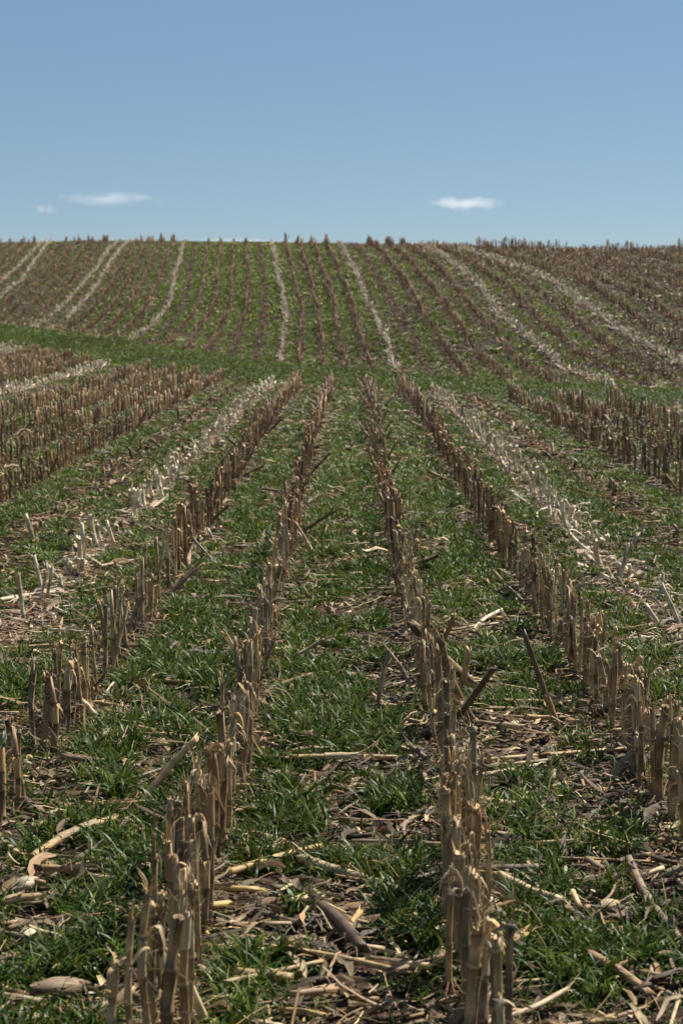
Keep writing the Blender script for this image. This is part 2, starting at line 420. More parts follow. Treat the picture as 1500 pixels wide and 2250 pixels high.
# ------------------------------------------------------------------ materials
def new_mat(name):
    m = bpy.data.materials.new(name); m.use_nodes = True
    n = m.node_tree; b = n.nodes["Principled BSDF"]; return m, n, b
def N(n, t, **kw):
    x = n.nodes.new(t)
    for k, w in kw.items():
        setattr(x, k, w)
    return x
def straw_mat(name, transl):
    m, n, b = new_mat(name); L = n.links.new
    at = N(n, "ShaderNodeAttribute", attribute_name="Col"); fb = N(n, "ShaderNodeAttribute", attribute_name="fib")
    oi = N(n, "ShaderNodeObjectInfo")
    mp = N(n, "ShaderNodeMapping"); mp.inputs['Scale'].default_value = (520, 22, 1); L(fb.outputs['Vector'], mp.inputs[0])
    ad = N(n, "ShaderNodeVectorMath", operation='ADD'); L(mp.outputs[0], ad.inputs[0]); L(oi.outputs['Random'], ad.inputs[1])
    n1 = N(n, "ShaderNodeTexNoise"); n1.inputs['Scale'].default_value = 1; n1.inputs['Detail'].default_value = 3; L(ad.outputs[0], n1.inputs['Vector'])
    mp2 = N(n, "ShaderNodeMapping"); mp2.inputs['Scale'].default_value = (60, 16, 1); L(fb.outputs['Vector'], mp2.inputs[0])
    n2 = N(n, "ShaderNodeTexNoise"); n2.inputs['Scale'].default_value = 1; n2.inputs['Detail'].default_value = 4; L(mp2.outputs[0], n2.inputs['Vector'])
    r1 = N(n, "ShaderNodeMapRange"); r1.inputs[1].default_value = .3; r1.inputs[2].default_value = .7; r1.inputs[3].default_value = .55; r1.inputs[4].default_value = 1.25; L(n1.outputs['Fac'], r1.inputs[0])
    mx = N(n, "ShaderNodeMix", data_type='RGBA', blend_type='MULTIPLY'); mx.inputs[0].default_value = 1; L(at.outputs['Color'], mx.inputs[6]); L(r1.outputs[0], mx.inputs[7])
    r2 = N(n, "ShaderNodeMapRange"); r2.inputs[1].default_value = .5; r2.inputs[2].default_value = .68; r2.inputs[4].default_value = .5; L(n2.outputs['Fac'], r2.inputs[0])
    hs = N(n, "ShaderNodeHueSaturation"); hs.inputs['Saturation'].default_value = .7; hs.inputs['Value'].default_value = .6; L(mx.outputs[2], hs.inputs['Color'])
    m2 = N(n, "ShaderNodeMix", data_type='RGBA'); L(r2.outputs[0], m2.inputs[0]); L(mx.outputs[2], m2.inputs[6]); L(hs.outputs[0], m2.inputs[7])
    h2 = N(n, "ShaderNodeHueSaturation"); ra = N(n, "ShaderNodeMapRange"); ra.inputs[3].default_value = .78; ra.inputs[4].default_value = 1.15
    L(oi.outputs['Random'], ra.inputs[0]); L(ra.outputs[0], h2.inputs['Value']); L(m2.outputs[2], h2.inputs['Color'])
    L(h2.outputs[0], b.inputs['Base Color']); b.inputs['Roughness'].default_value = .55; b.inputs['Specular IOR Level'].default_value = .22 if transl else .4
    bp = N(n, "ShaderNodeBump"); bp.inputs['Strength'].default_value = .5; bp.inputs['Distance'].default_value = .002; L(n1.outputs['Fac'], bp.inputs['Height']); L(bp.outputs[0], b.inputs['Normal'])
    if transl:
        tr = N(n, "ShaderNodeBsdfTranslucent"); L(h2.outputs[0], tr.inputs[0])
        ms = N(n, "ShaderNodeMixShader"); ms.inputs[0].default_value = transl
        L(b.outputs[0], ms.inputs[1]); L(tr.outputs[0], ms.inputs[2]); L(ms.outputs[0], n.nodes['Material Output'].inputs[0])
    return m
M_stalk = straw_mat("dry_stalk", 0); M_leaf = straw_mat("dry_leaf", .14)
def grass_mat():
    m, n, b = new_mat("green_grass"); L = n.links.new
    at = N(n, "ShaderNodeAttribute", attribute_name="Col")
    L(at.outputs['Color'], b.inputs['Base Color']); b.inputs['Roughness'].default_value = .46; b.inputs['Specular IOR Level'].default_value = .22
    hs = N(n, "ShaderNodeHueSaturation"); hs.inputs['Value'].default_value = 1.5; hs.inputs['Hue'].default_value = .485; L(at.outputs['Color'], hs.inputs['Color'])
    tr = N(n, "ShaderNodeBsdfTranslucent"); L(hs.outputs[0], tr.inputs[0])
    ms = N(n, "ShaderNodeMixShader"); ms.inputs[0].default_value = .2
    L(b.outputs[0], ms.inputs[1]); L(tr.outputs[0], ms.inputs[2]); L(ms.outputs[0], n.nodes['Material Output'].inputs[0])
    return m
M_grass = grass_mat()
def soil_mat():
    m, n, b = new_mat("red_soil"); L = n.links.new
    tc = N(n, "ShaderNodeTexCoord")
    a = N(n, "ShaderNodeTexNoise"); a.inputs['Scale'].default_value = 2.5; a.inputs['Detail'].default_value = 8; L(tc.outputs['Object'], a.inputs['Vector'])
    c = N(n, "ShaderNodeTexNoise"); c.inputs['Scale'].default_value = 60; c.inputs['Detail'].default_value = 6; L(tc.outputs['Object'], c.inputs['Vector'])
    cr = N(n, "ShaderNodeValToRGB"); cr.color_ramp.elements[0].position = .4; cr.color_ramp.elements[0].color = (.018, .010, .007, 1)
    cr.color_ramp.elements[1].position = .75; cr.color_ramp.elements[1].color = (.085, .042, .025, 1); L(a.outputs['Fac'], cr.inputs[0])
    # weathered chaff lying in the soil surface
    mp = N(n, "ShaderNodeMapping"); mp.inputs['Scale'].default_value = (30, 70, 30); mp.inputs['Rotation'].default_value = (0, 0, .6); L(tc.outputs['Object'], mp.inputs[0])
    d = N(n, "ShaderNodeTexNoise"); d.inputs['Scale'].default_value = 1; d.inputs['Detail'].default_value = 5; L(mp.outputs[0], d.inputs['Vector'])
    r = N(n, "ShaderNodeMapRange"); r.inputs[1].default_value = .48; r.inputs[2].default_value = .62; r.inputs[4].default_value = .6; L(d.outputs['Fac'], r.inputs[0])
    ch = N(n, "ShaderNodeValToRGB"); ch.color_ramp.elements[0].color = (.09, .06, .04, 1); ch.color_ramp.elements[1].color = (.34, .27, .19, 1); L(c.outputs['Fac'], ch.inputs[0])
    mx = N(n, "ShaderNodeMix", data_type='RGBA'); L(r.outputs[0], mx.inputs[0]); L(cr.outputs[0], mx.inputs[6]); L(ch.outputs[0], mx.inputs[7])
    L(mx.outputs[2], b.inputs['Base Color']); b.inputs['Roughness'].default_value = .95; b.inputs['Specular IOR Level'].default_value = .15
    bp = N(n, "ShaderNodeBump"); bp.inputs['Distance'].default_value = .02; bp.inputs['Strength'].default_value = .8
    L(c.outputs['Fac'], bp.inputs['Height']); L(bp.outputs[0], b.inputs['Normal'])
    return m
M_soil = soil_mat()
def cob_mat():
    m, n, b = new_mat("corn_cob"); L = n.links.new
    fb = N(n, "ShaderNodeAttribute", attribute_name="fib")
    v = N(n, "ShaderNodeTexVoronoi"); v.inputs['Scale'].default_value = 170; L(fb.outputs['Vector'], v.inputs['Vector'])
    cr = N(n, "ShaderNodeValToRGB"); cr.color_ramp.elements[0].color = (.36, .20, .10, 1); cr.color_ramp.elements[1].color = (.07, .028, .015, 1); cr.color_ramp.elements[1].position = .6
    L(v.outputs['Distance'], cr.inputs[0]); L(cr.outputs[0], b.inputs['Base Color']); b.inputs['Roughness'].default_value = .8
    bp = N(n, "ShaderNodeBump"); bp.invert = True; bp.inputs['Distance'].default_value = .003; L(v.outputs['Distance'], bp.inputs['Height']); L(bp.outputs[0], b.inputs['Normal'])
    return m
M_cob = cob_mat()

# ------------------------------------------------------------------ ground: one sheet to the horizon
def axis(fine0, fine1, step, lim0, lim1, grow):
    a = list(np.arange(fine0, fine1, step)); s = step
    while a[-1] < lim1: s = min(s*grow, 40); a.append(a[-1]+s)
    s = step; b = []
    x = fine0
    while x > lim0: s = min(s*grow, 40); x -= s; b.append(x)
    return np.array(b[::-1]+a)
gx = axis(-2.6, 2.6, .035, -500, 500, 1.035); gy = axis(3.0, 10.0, .035, -120, 900, 1.012)
GX, GY = np.meshgrid(gx, gy); GZ = height(GX, GY)
gv = np.stack([GX, GY, GZ], -1).reshape(-1, 3); nx, ny = len(gx), len(gy)
ii = (np.arange(ny-1)[:, None]*nx+np.arange(nx-1)[None]).ravel()
gf = np.concatenate([np.stack([ii, ii+1, ii+nx+1], -1), np.stack([ii, ii+nx+1, ii+nx], -1)])
put("ground", mesh("ground", (gv, np.zeros_like(gv), gv[:, :2], gf), M_soil), kind="structure")

# ------------------------------------------------------------------ how green the field is
GQ = np.array([(-40,.35),(-21,.38),(-16,.4),(-14,.42),(-13,.5),(-10,.65),(-9,.6),(-8,.9),(-7,1.),(-4,1.),(-3.3,.9),(-2.8,.95),(-2,.85),(-1.6,.95),(-.9,.95),(0,1),(1,1),(1.8,.95),(2.5,.95),(3.2,.85),(4.3,.9),(5,.95),(6.5,.9),(8,.6),(9,.8),(11,.5),(20,.4),(60,.4)])
def green(X, Y):
    zn = zone(X, Y); q = row_q(X, Y, zn == 2)
    n = fbm(X*1.7, Y*1.15, 3, 3)*.65+fbm(X*.45, Y*.3, 8, 2)*.35
    d = np.abs(q-np.round(q))                       # 0 on a row, .5 mid strip
    strip = np.where(zn == 2, np.clip((d-.12)/.15, .1, 1), np.clip((d-.03)/.2, .3, 1))
    g = np.interp(q, GQ[:, 0], GQ[:, 1])
    near = np.clip((n-.47)*6+1.25, .3, 1.35)
    for x, y, w in BARE: near = near - .34*np.exp(-((X-x)**2+((Y-y)*.6)**2)/w**2)
    for x, y, w in LUSH: near = near + 1.0*np.exp(-((X-x)**2+((Y-y)*.6)**2)/w**2)
    near = np.clip(near, .12, 1.35)
    g0 = g*strip*near
    t = np.clip((Y-footY(X))/(crestY(X)-footY(X)), 0, 1)
    g2 = g*strip*np.clip((n-.47)*4+1.0, .3, 1.25)*np.where(q > 2.5, 1-.75*t, 1.)*np.where(q < -9.5, .85, 1)
    mid = (q > 5) & (zn == 0); g0 = np.where(mid, g0*.8, g0)
    fine = np.clip((fbm(X*6.5, Y*5, 61, 2)-.5)*6.5+.82, .1, 1.35)
    return np.where(zn == 1, 1.9, np.where(zn == 0, g0*fine, 1.6*g2*fine))
def frustum(n, y0, y1, m):
    """n ground points seen between distances y0 and y1, with a margin to the sides"""
    out = []
    wmax = .202*y1+m
    while sum(map(len, out)) < n:
        Y = rng.uniform(y0, y1, n); X = rng.uniform(-wmax, wmax, n)
        k = np.abs(X) < .202*Y+m; out.append(np.stack([X[k], Y[k]], -1))
    return np.concatenate(out)[:n]
def area(y0, y1, m): return .202*(y1**2-y0**2)+2*m*(y1-y0)

# ------------------------------------------------------------------ grass (winter cereal sown between the rows)
def blade(r, L, w, segs, lean, az, col):
    s = np.linspace(0, 1, segs+1)
    ang = lean*s**1.3*1.15+.12; dz = np.cos(ang); dh = np.sin(ang)
    step = L/segs; x = np.concatenate([[0], np.cumsum(dh[1:])*step]); z = np.concatenate([[0], np.cumsum(dz[1:])*step])
    bend = r.normal(0, .25)*s**2*L
    ca, sa = math.cos(az), math.sin(az)
    path = np.stack([x*ca-bend*sa, x*sa+bend*ca, z], -1)
    wid = w*np.clip(1.15*(1-s**2.2), .04, 1)*np.clip(.55+s*1.8, 0, 1)
    tw = r.normal(0, .5); side = np.array([-math.sin(az+tw), math.cos(az+tw), .15*tw])
    return ribbon(path, wid, side, col, 0, 2)
def tuft(nb, segs, L, w, seed):
    r = np.random.default_rng(seed); out = []
    for k in range(nb):
        base = np.array([.056, .092, .007])*r.uniform(.5, 1.35)
        u = r.random()
        if u < .18: base = np.array([.040, .085, .016])*r.uniform(.8, 1.3)
        elif u < .40: base = np.array([.13, .18, .022])*r.uniform(.7, 1.1)
        elif u < .46: base = np.array([.30, .26, .11])*r.uniform(.6, 1.1)
        P = blade(r, L*r.uniform(.5, 1.15), w*r.uniform(.7, 1.25), segs, r.uniform(.5, 2.1), r.uniform(0, 6.283), np.clip(base, 0, 1))
        P[0][:, :2] += r.normal(0, .014, 2); out.append(P)
    return join(out)
def grass_band(y0, y1, dens, nb, segs, L, w, m, sc0=.75, sc1=1.2, seed=0, protos=22):
    pr = [tuft(nb, segs, L, w, seed+k) for k in range(protos)]
    n = int(area(y0, y1, m)*dens*1.9)
    P = frustum(n, y0, y1, m); g = green(P[:, 0], P[:, 1])
    P = P[rng.random(n) < g/1.9]; g = green(P[:, 0], P[:, 1]); n = len(P)
    pos = np.stack([P[:, 0], P[:, 1], height(P[:, 0], P[:, 1])-.008], -1)
    zn = zone(P[:, 0], P[:, 1])
    s = rng.uniform(sc0, sc1, n)*(.72+.34*np.clip(g, 0, 1.2))
    patch = fbm(P[:, 0]*.5, P[:, 1]*.35, 44, 2)[:, None]
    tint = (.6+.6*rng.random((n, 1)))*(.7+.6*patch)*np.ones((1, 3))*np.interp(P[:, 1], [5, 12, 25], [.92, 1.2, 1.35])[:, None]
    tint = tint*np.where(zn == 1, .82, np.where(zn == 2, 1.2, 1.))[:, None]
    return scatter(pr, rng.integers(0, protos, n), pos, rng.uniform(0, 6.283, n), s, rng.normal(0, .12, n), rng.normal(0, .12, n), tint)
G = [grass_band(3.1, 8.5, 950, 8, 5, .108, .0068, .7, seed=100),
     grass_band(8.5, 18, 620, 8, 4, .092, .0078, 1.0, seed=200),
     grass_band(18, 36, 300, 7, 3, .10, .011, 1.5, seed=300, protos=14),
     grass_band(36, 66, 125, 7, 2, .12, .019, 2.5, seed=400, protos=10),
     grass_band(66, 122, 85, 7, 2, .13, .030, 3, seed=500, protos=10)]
put("grass", mesh("grass", join(G), M_grass), kind="stuff", label="short green cereal grass growing between the stubble rows", category="grass")

# ------------------------------------------------------------------ litter: shredded leaves, chaff, splinters
def scrap(seed, kind):
    r = np.random.default_rng(seed)
    tn = ['tan', 'pale', 'white', 'grey', 'brown', 'tan', 'pale', 'grey', 'dark', 'brown'][r.integers(0, 10)]
    c = tone(tn)*r.uniform(.75, 1.15)
    if kind == 0:      # curled leaf piece
        L = r.uniform(.05, .22); w = r.uniform(.012, .034); n = 6; s = np.linspace(0, 1, n)
        p = np.stack([(s-.5)*L, r.normal(0, .12)*L*np.sin(s*3.1)+r.normal(0, .003, n), .006+abs(r.normal(0, .12))*L*np.sin(s*3.14*r.uniform(.7, 1.6))**2], -1)
        return ribbon(p, w*np.clip(np.sin(s*2.6+.3), .2, 1)*r.uniform(.7, 1.2, n), np.array([0, 1, r.normal(0, .5)]), c, r.uniform(-.3, .5), 3)
    if kind == 1:      # splinter / thin strip
        L = r.uniform(.06, .25); n = 4; s = np.linspace(0, 1, n)
        p = np.stack([(s-.5)*L, r.normal(0, .08)*L*s**2, .008+np.abs(r.normal(0, .01, n))], -1)
        return ribbon(p, np.full(n, r.uniform(.003, .009)), np.array([0, 1, r.normal(0, .6)]), c*1.1, .2, 2)
    if kind == 2:      # short stalk length
        L = r.uniform(.03, .14); n = 4; s = np.linspace(0, 1, n); R = r.uniform(.006, .011)
        p = np.stack([(s-.5)*L, 0*s, np.full(n, R*.8)], -1)
        return tube(p, R*(1+.1*r.normal(0, 1, n)), c*1.05, 6, r.uniform(.6, 1), True, r)
    L = r.uniform(.012, .035)      # chaff chip
    p = np.stack([(np.linspace(0, 1, 3)-.5)*L, np.zeros(3), .004+np.array([0, .004, r.uniform(0, .01)])], -1)
    return ribbon(p, np.array([.5, 1, .4])*r.uniform(.006, .016), np.array([0, 1, r.normal(0, .5)]), c*1.15, .2, 2)
SCR = [scrap(k, 0) for k in range(26)]+[scrap(60+k, 1) for k in range(14)]+[scrap(90+k, 2) for k in range(12)]+[scrap(120+k, 3) for k in range(12)]
def litter_amount(X, Y):
    zn = zone(X, Y); q = row_q(X, Y, zn == 2); g = green(X, Y)
    a = .32+.85*np.clip(1-g, 0, 1)
    d = np.abs(q-np.round(q)); a = a+.35*(d < .14)
    for w in WHITE: a = a+1.2*np.exp(-((q-w)/np.where(zn == 2, .14, np.where(Y < 11, .34, .17)))**2)
    for w in (-3, 4): a = a+.35*np.exp(-((q-w)/.3)**2)
    a = a+np.where((zn == 2) & (q > 3), .5, 0)+np.where((zn == 2) & (q < -9), .3, 0)
    return np.where(zn == 1, .03, np.clip(a, 0, 2.0))
def litter_band(y0, y1, dens, m, grow, sel):
    n = int(area(y0, y1, m)*dens*2); P = frustum(n, y0, y1, m); a = litter_amount(P[:, 0], P[:, 1])
    P = P[rng.random(n) < a/2.0]; n = len(P); zn = zone(P[:, 0], P[:, 1]); q = row_q(P[:, 0], P[:, 1], zn == 2)
    wh = np.zeros(n)
    for w in WHITE: wh = np.maximum(wh, np.exp(-((q-w)/np.where(zn == 2, .09, np.where(P[:, 1] < 11, .28, .15)))**2))
    tint = np.where(rng.random((n, 1)) < .18, 1.6, rng.uniform(.25, .95, (n, 1)))*(1+.7*wh[:, None]*rng.random((n, 1)))*np.ones((1, 3))
    k = (wh > .45) & (rng.random(n) < .7); tint[k] = rng.uniform(.9, 2.0, (k.sum(), 1)); tint[:, 2] *= 1+.2*wh
    po = np.exp(-((q+3)/.4)**2)+np.exp(-((q-4)/.4)**2); tint *= (1-.35*po[:, None]*np.array([[.6, 1., 1.2]]))
    pos = np.stack([P[:, 0], P[:, 1], height(P[:, 0], P[:, 1])+rng.random(n)**2*.035*grow], -1)
    return scatter([SCR[k] for k in sel], rng.integers(0, len(sel), n), pos, rng.uniform(0, 6.283, n), rng.uniform(.4, 1.1, n)*grow, rng.normal(0, .14, n), rng.normal(0, .14, n), tint)
ALL = list(range(len(SCR)))
LT = [litter_band(3.1, 9, 750, .6, 1.0, ALL), litter_band(9, 20, 330, 1, 1.15, ALL),
      litter_band(20, 45, 110, 2, 1.5, list(range(0, 26))+list(range(40, 52))), litter_band(45, 118, 34, 3, 2.0, list(range(0, 26, 2))+list(range(40, 52, 2)))]
def tangle(y0, y1, per_m, grow, sel):
    """shredded leaf hanging in the standing rows"""
    L = []
    for q in range(-40, 36):
        if q in WHITE or q in POOR: continue
        for hill in (False, True):
            a, b = (max(y0, 3.3), min(y1, 70)) if not hill else (max(y0, 28), min(y1, 122))
            if b <= a: continue
            n = int((b-a)*per_m); Y = rng.uniform(a, b, n)
            yg = np.arange(18, 127, 1.); X = np.interp(Y, yg, row_x(q, yg, True)) if hill else row_x(q, Y, False)
            k = (zone(X, Y) == (2 if hill else 0)) & (np.abs(X) < .205*Y+1.2)
            k &= rng.random(n) < .25+1.1*(vnoise(Y*2.1+q, Y*0+q*9, 3) > .45)
            X, Y = X[k]+rng.normal(0, .035, k.sum()), Y[k]
            if len(X): L.append(np.stack([X, Y, height(X, Y)+.02+rng.random(len(X))**1.4*.30], -1))
    P = np.concatenate(L); n = len(P)
    tint = rng.uniform(.4, 1.1, (n, 1))*np.array([[1.05, .98, .9]])
    return scatter([SCR[k] for k in sel], rng.integers(0, len(sel), n), P, rng.uniform(0, 6.283, n), rng.uniform(.3, .85, n)*grow, rng.normal(0, .9, n), rng.normal(0, .9, n), tint)
def fine_litter(y0, y1, dens, m, grow):
    n = int(area(y0, y1, m)*dens); P = frustum(n, y0, y1, m); zn = zone(P[:, 0], P[:, 1]); c = fbm(P[:, 0]*2.2, P[:, 1]*1.4, 91, 3)
    P = P[(zn != 1) & (rng.random(n) < np.clip((c-.36)*4, .15, 1))]; n = len(P); sel = list(range(26, 40))+list(range(52, 64))+list(range(52, 64))+[3, 7, 11, 15]
    pos = np.stack([P[:, 0], P[:, 1], height(P[:, 0], P[:, 1])+.012+rng.random(n)*.04], -1)
    return scatter([SCR[k] for k in sel], rng.integers(0, len(sel), n), pos, rng.uniform(0, 6.283, n), rng.uniform(.4, 1.1, n)*grow, rng.normal(0, .3, n), rng.normal(0, .3, n), rng.uniform(.7, 1.7, (n, 1))*np.ones((1, 3)))
LT += [fine_litter(3.2, 10, 240, .5, .95), fine_litter(10, 22, 70, .8, 1.2), fine_litter(22, 50, 14, 1.5, 1.5), fine_litter(50, 115, 6, 2, 2.)]
LT += [tangle(3.3, 14, 95, .8, list(range(0, 40))), tangle(14, 40, 40, 1.05, list(range(0, 40))), tangle(40, 122, 9, 1.6, list(range(0, 40, 2)))]
put("crop_residue", mesh("crop_residue", join(LT), M_leaf), kind="stuff", label="shredded dry leaves and chaff littering the soil between the rows", category="crop litter")

# ------------------------------------------------------------------ corn stalks
def stalk_parts(seed, H=.36, R=.0125, col='tan', hi=True, broken=0.0):
    """returns (stem patch, list of sheath patches, brace-root patch or None, look)"""
    r = np.random.default_rng(seed)
    c0 = tone(col)*r.uniform(.85, 1.1)
    nodes = []; z = r.uniform(.03, .06)
    while z < H+.02: nodes.append(z); z += r.uniform(.075, .15)
    nodes = np.array(nodes)
    zs = [-.02, .0]
    for k in nodes: zs += [k-.006, k, k+.006, k+.035]
    zs = sorted(set([round(q, 4) for q in zs if q < H-.012]+[H-.012, H])) if hi else [-.02, H*.33, H*.66, H]
    zs = np.array(zs); sides = 10 if hi else 5
    lean = r.normal(0, .025, 2); bow = r.normal(0, .01, 2); u = zs/H
    path = np.stack([lean[0]*zs+bow[0]*np.sin(u*3.1), lean[1]*zs+bow[1]*np.sin(u*3.1), zs], -1)
    dn = np.min(np.abs(zs[:, None]-nodes[None]), 1)
    rad = R*(1.12-.16*np.clip(u, 0, 1))*(1+.24*(dn < .003))
    col_r = c0[None]*np.ones((len(zs), 1))*(1+.12*np.sin(u*9+seed))[:, None]
    col_r[(dn > .004) & (dn < .008)] *= .42
    st = tube(path, rad, col_r, sides, r.uniform(.85, 1), True)
    v = st[0]; top = slice((len(zs)-1)*sides, len(zs)*sides)
    jag = r.uniform(0, .02, sides)+r.uniform(0, .035)*(.5+.5*np.cos(np.linspace(0, 6.283, sides, endpoint=False)+r.uniform(0, 6)))
    v[top, 2] -= jag*(1 if hi else .6)
    look = []
    ext = [st]
    if hi:                      # frayed fibres at the cut
        nf = int(r.choice([0, 3, 6, 10, 15]))
        look.append('split' if nf >= 10 else ('frayed' if nf >= 3 else 'clean-cut'))
        for k in range(nf):
            a = r.uniform(0, 6.283); L = r.uniform(.015, .075); n = 4; s = np.linspace(0, 1, n)
            b = path[-1]+np.array([math.cos(a), math.sin(a), 0])*rad[-1]*.9-np.array([0, 0, .014])
            out = r.uniform(0, .7)
            p = b+np.stack([math.cos(a)*L*out*s**2, math.sin(a)*L*out*s**2, L*s-(L*out*.5)*s**3], -1)+r.normal(0, .0015, (n, 3))
            ext.append(ribbon(p, np.linspace(r.uniform(.002, .006), .0008, n), np.array([-math.sin(a), math.cos(a), .1]), c0*r.uniform(.6, 1.2), .1, 2))
    stem = join(ext)
    sheaths = []
    if hi or r.random() < .6:
        ns = int(r.choice([1, 1, 2, 2])) if hi else 1
        for k in range(ns):
            z0 = float(r.choice(nodes)) if len(nodes) else .03; z0 = min(z0, H*.75)
            z1 = min(z0+r.uniform(.07, .17), H+r.uniform(-.03, .02)); z1 = max(z1, z0+.05)
            n = 7 if hi else 3; m = 8 if hi else 4; a0 = r.uniform(0, 6.283); cov = r.uniform(2.4, 5.2)
            s = np.linspace(0, 1, n); th = np.linspace(-.5, .5, m)
            flare = r.uniform(-.1, .45)*(r.random() < .7); bend = r.uniform(-.3, .5)
            cx = np.interp(z0+(z1-z0)*s, zs, path[:, 0]); cy = np.interp(z0+(z1-z0)*s, zs, path[:, 1])
            rr = R*(1.18+flare*s**2)
            A = a0+th[None]*cov*(1-.25*s[:, None])
            V = np.stack([cx[:, None]+rr[:, None]*np.cos(A), cy[:, None]+rr[:, None]*np.sin(A), np.broadcast_to((z0+(z1-z0)*s)[:, None], A.shape)+0], -1)
            V += r.normal(0, .0012, V.shape)*s[:, None, None]
            V[-1, :, 2] -= r.uniform(0, .03, m); 
            tn = tone(str(r.choice(['pale', 'grey', 'tan', 'tan', 'brown', 'pale'] if col != 'white' else ['white', 'pale'])))*r.uniform(.8, 1.1)
            i = np.arange(n-1)[:, None]*m; j = np.arange(m-1)[None]
            F = np.concatenate([np.stack([i+j, i+j+1, i+m+j+1], -1).reshape(-1, 3), np.stack([i+j, i+m+j+1, i+m+j], -1).reshape(-1, 3)])
            T = np.stack([np.broadcast_to(th*R*4, (n, m)), np.broadcast_to((z0+(z1-z0)*s)[:, None], (n, m))], -1).reshape(-1, 2)
            L = [(V.reshape(-1, 3), np.tile(np.clip(tn, 0, 1), (n*m, 1)), T, F)]
            if r.random() < (.75 if hi else .5):      # torn blade hanging from the sheath
                a = a0+r.normal(0, .5); n2 = 9 if hi else 4; s = np.linspace(0, 1, n2); LL = r.uniform(.07, .24)
                up = r.uniform(.0, .35); x = LL*(.45*s-.2*s**2); zz = LL*(up*np.sin(s*2.2)-r.uniform(.3, .9)*s**1.8)
                b = np.array([cx[-1], cy[-1], z1-.01])+np.array([math.cos(a), math.sin(a), 0])*rr[-1]*.9
                p = b+np.stack([x*math.cos(a), x*math.sin(a), zz], -1)+r.normal(0, .004, (n2, 3))*s[:, None]
                p[:, 2] = np.maximum(p[:, 2], .006)
                w = r.uniform(.008, .026)*np.clip(1.1-s, .15, 1)
                L.append(ribbon(p, w, np.array([-math.sin(a+r.normal(0, .5)), math.cos(a), r.normal(0, .5)]), tn*r.uniform(.9, 1.2), r.uniform(-.5, .5), 3 if hi else 2))
            if hi and r.random() < .8:                # loose shreds
                for _ in range(int(r.integers(4, 12))):
                    a = r.uniform(0, 6.283); zb = r.uniform(.05, H); LL = r.uniform(.03, .11); s = np.linspace(0, 1, 5)
                    d = np.array([math.cos(a), math.sin(a), r.uniform(-1.1, .7)])
                    p = np.array([cx[0], cy[0], zb])+d*R*.9+d*LL*s[:, None]*.6+r.normal(0, .005, (5, 3))*s[:, None]
                    p[:, 2] = np.maximum(p[:, 2], .006)
                    L.append(ribbon(p, np.linspace(r.uniform(.002, .005), .001, 5), np.array([0, 0, 1.]), tn*1.15, 0, 2))
            sheaths.append(bridge(L))
    roots = None
    if hi and r.random() < .55:
        L = []; nr = int(r.integers(8, 15)); zr = r.uniform(.035, .06)
        for k in range(nr):
            a = 6.283*k/nr+r.normal(0, .15); s = np.linspace(0, 1, 4); o = r.uniform(.035, .065)
            p = np.stack([math.cos(a)*(R+o*s**1.2), math.sin(a)*(R+o*s**1.2), zr*(1-s)-.012*s], -1)
            L.append(tube(p, np.linspace(.0022, .0014, 4), c0*r.uniform(.6, 1.1), 4, 1, False))
        roots = join(L)
    look = look[0] if look else ''
    if hi and any(len(s[0]) > 75 for s in sheaths) and look == 'clean-cut': look = 'leaf-wrapped'
    return stem, sheaths, roots, look

COLS = ['tan', 'tan', 'brown', 'tan', 'grey', 'tan', 'brown', 'pale', 'tan', 'grey', 'tan', 'brown', 'dark', 'tan', 'pale', 'brown']
proto_hi = []
for k in range(26):
    col = COLS[k % len(COLS)]; H = .36
    a = stalk_parts(1000+k, H, rng.uniform(.0085, .0140), col, True)
    proto_hi.append(dict(stem=mesh("stem", a[0], M_stalk), sheaths=[mesh("leaf_sheath", s, M_leaf) for s in a[1]],
        roots=mesh("brace_roots", a[2], M_stalk) if a[2] is not None else None, look=a[3], col=col, H=H))
proto_wh = []
for k in range(10):
    a = stalk_parts(1500+k, .27, rng.uniform(.010, .015), 'white', True)
    proto_wh.append(dict(stem=mesh("stem", a[0], M_stalk), sheaths=[mesh("leaf_sheath", s, M_leaf) for s in a[1][:1]], roots=None, look=a[3], col='white', H=.27))

ONES = ['', 'first', 'second', 'third', 'fourth', 'fifth', 'sixth', 'seventh', 'eighth', 'ninth', 'tenth', 'eleventh', 'twelfth', 'thirteenth', 'fourteenth', 'fifteenth', 'sixteenth', 'seventeenth', 'eighteenth', 'nineteenth']
TENS = {2: 'twent', 3: 'thirt', 4: 'fort', 5: 'fift', 6: 'sixt', 7: 'sevent', 8: 'eight', 9: 'ninet'}
def ordinal(n):
    if n < 20: return ONES[n]
    t, u = divmod(n, 10)
    if t > 9: return 'hundred-and-'+ordinal(n-100)
    return TENS[t]+('ieth' if u == 0 else 'y-'+ONES[u])
ROWN = {0: 'row left of the middle strip', 1: 'row right of the middle strip', -1: 'second row left of centre', 2: 'second row right of centre',
        -2: 'bleached left row', 3: 'bleached right row', -3: 'broken brown row left', 4: 'broken brown row right', -4: 'fourth standing row left', 5: 'fourth standing row right'}
CN = {'tan': 'tan', 'brown': 'brown', 'grey': 'grey', 'pale': 'pale', 'dark': 'dark', 'white': 'white'}

def frame_px(X, Y, Z):
    a = -math.atan(20/3750); P = math.atan(445/3750)
    fx, fy = math.sin(a), math.cos(a); f = np.array([fx*math.cos(P), fy*math.cos(P), -math.sin(P)]); r = np.array([fy, -fx, 0]); u = np.cross(r, f)
    d = np.stack([X, Y, Z-1.75], -1); w = d@f
    return 750+3750*(d@r)/w, 1125-3750*(d@u)/w
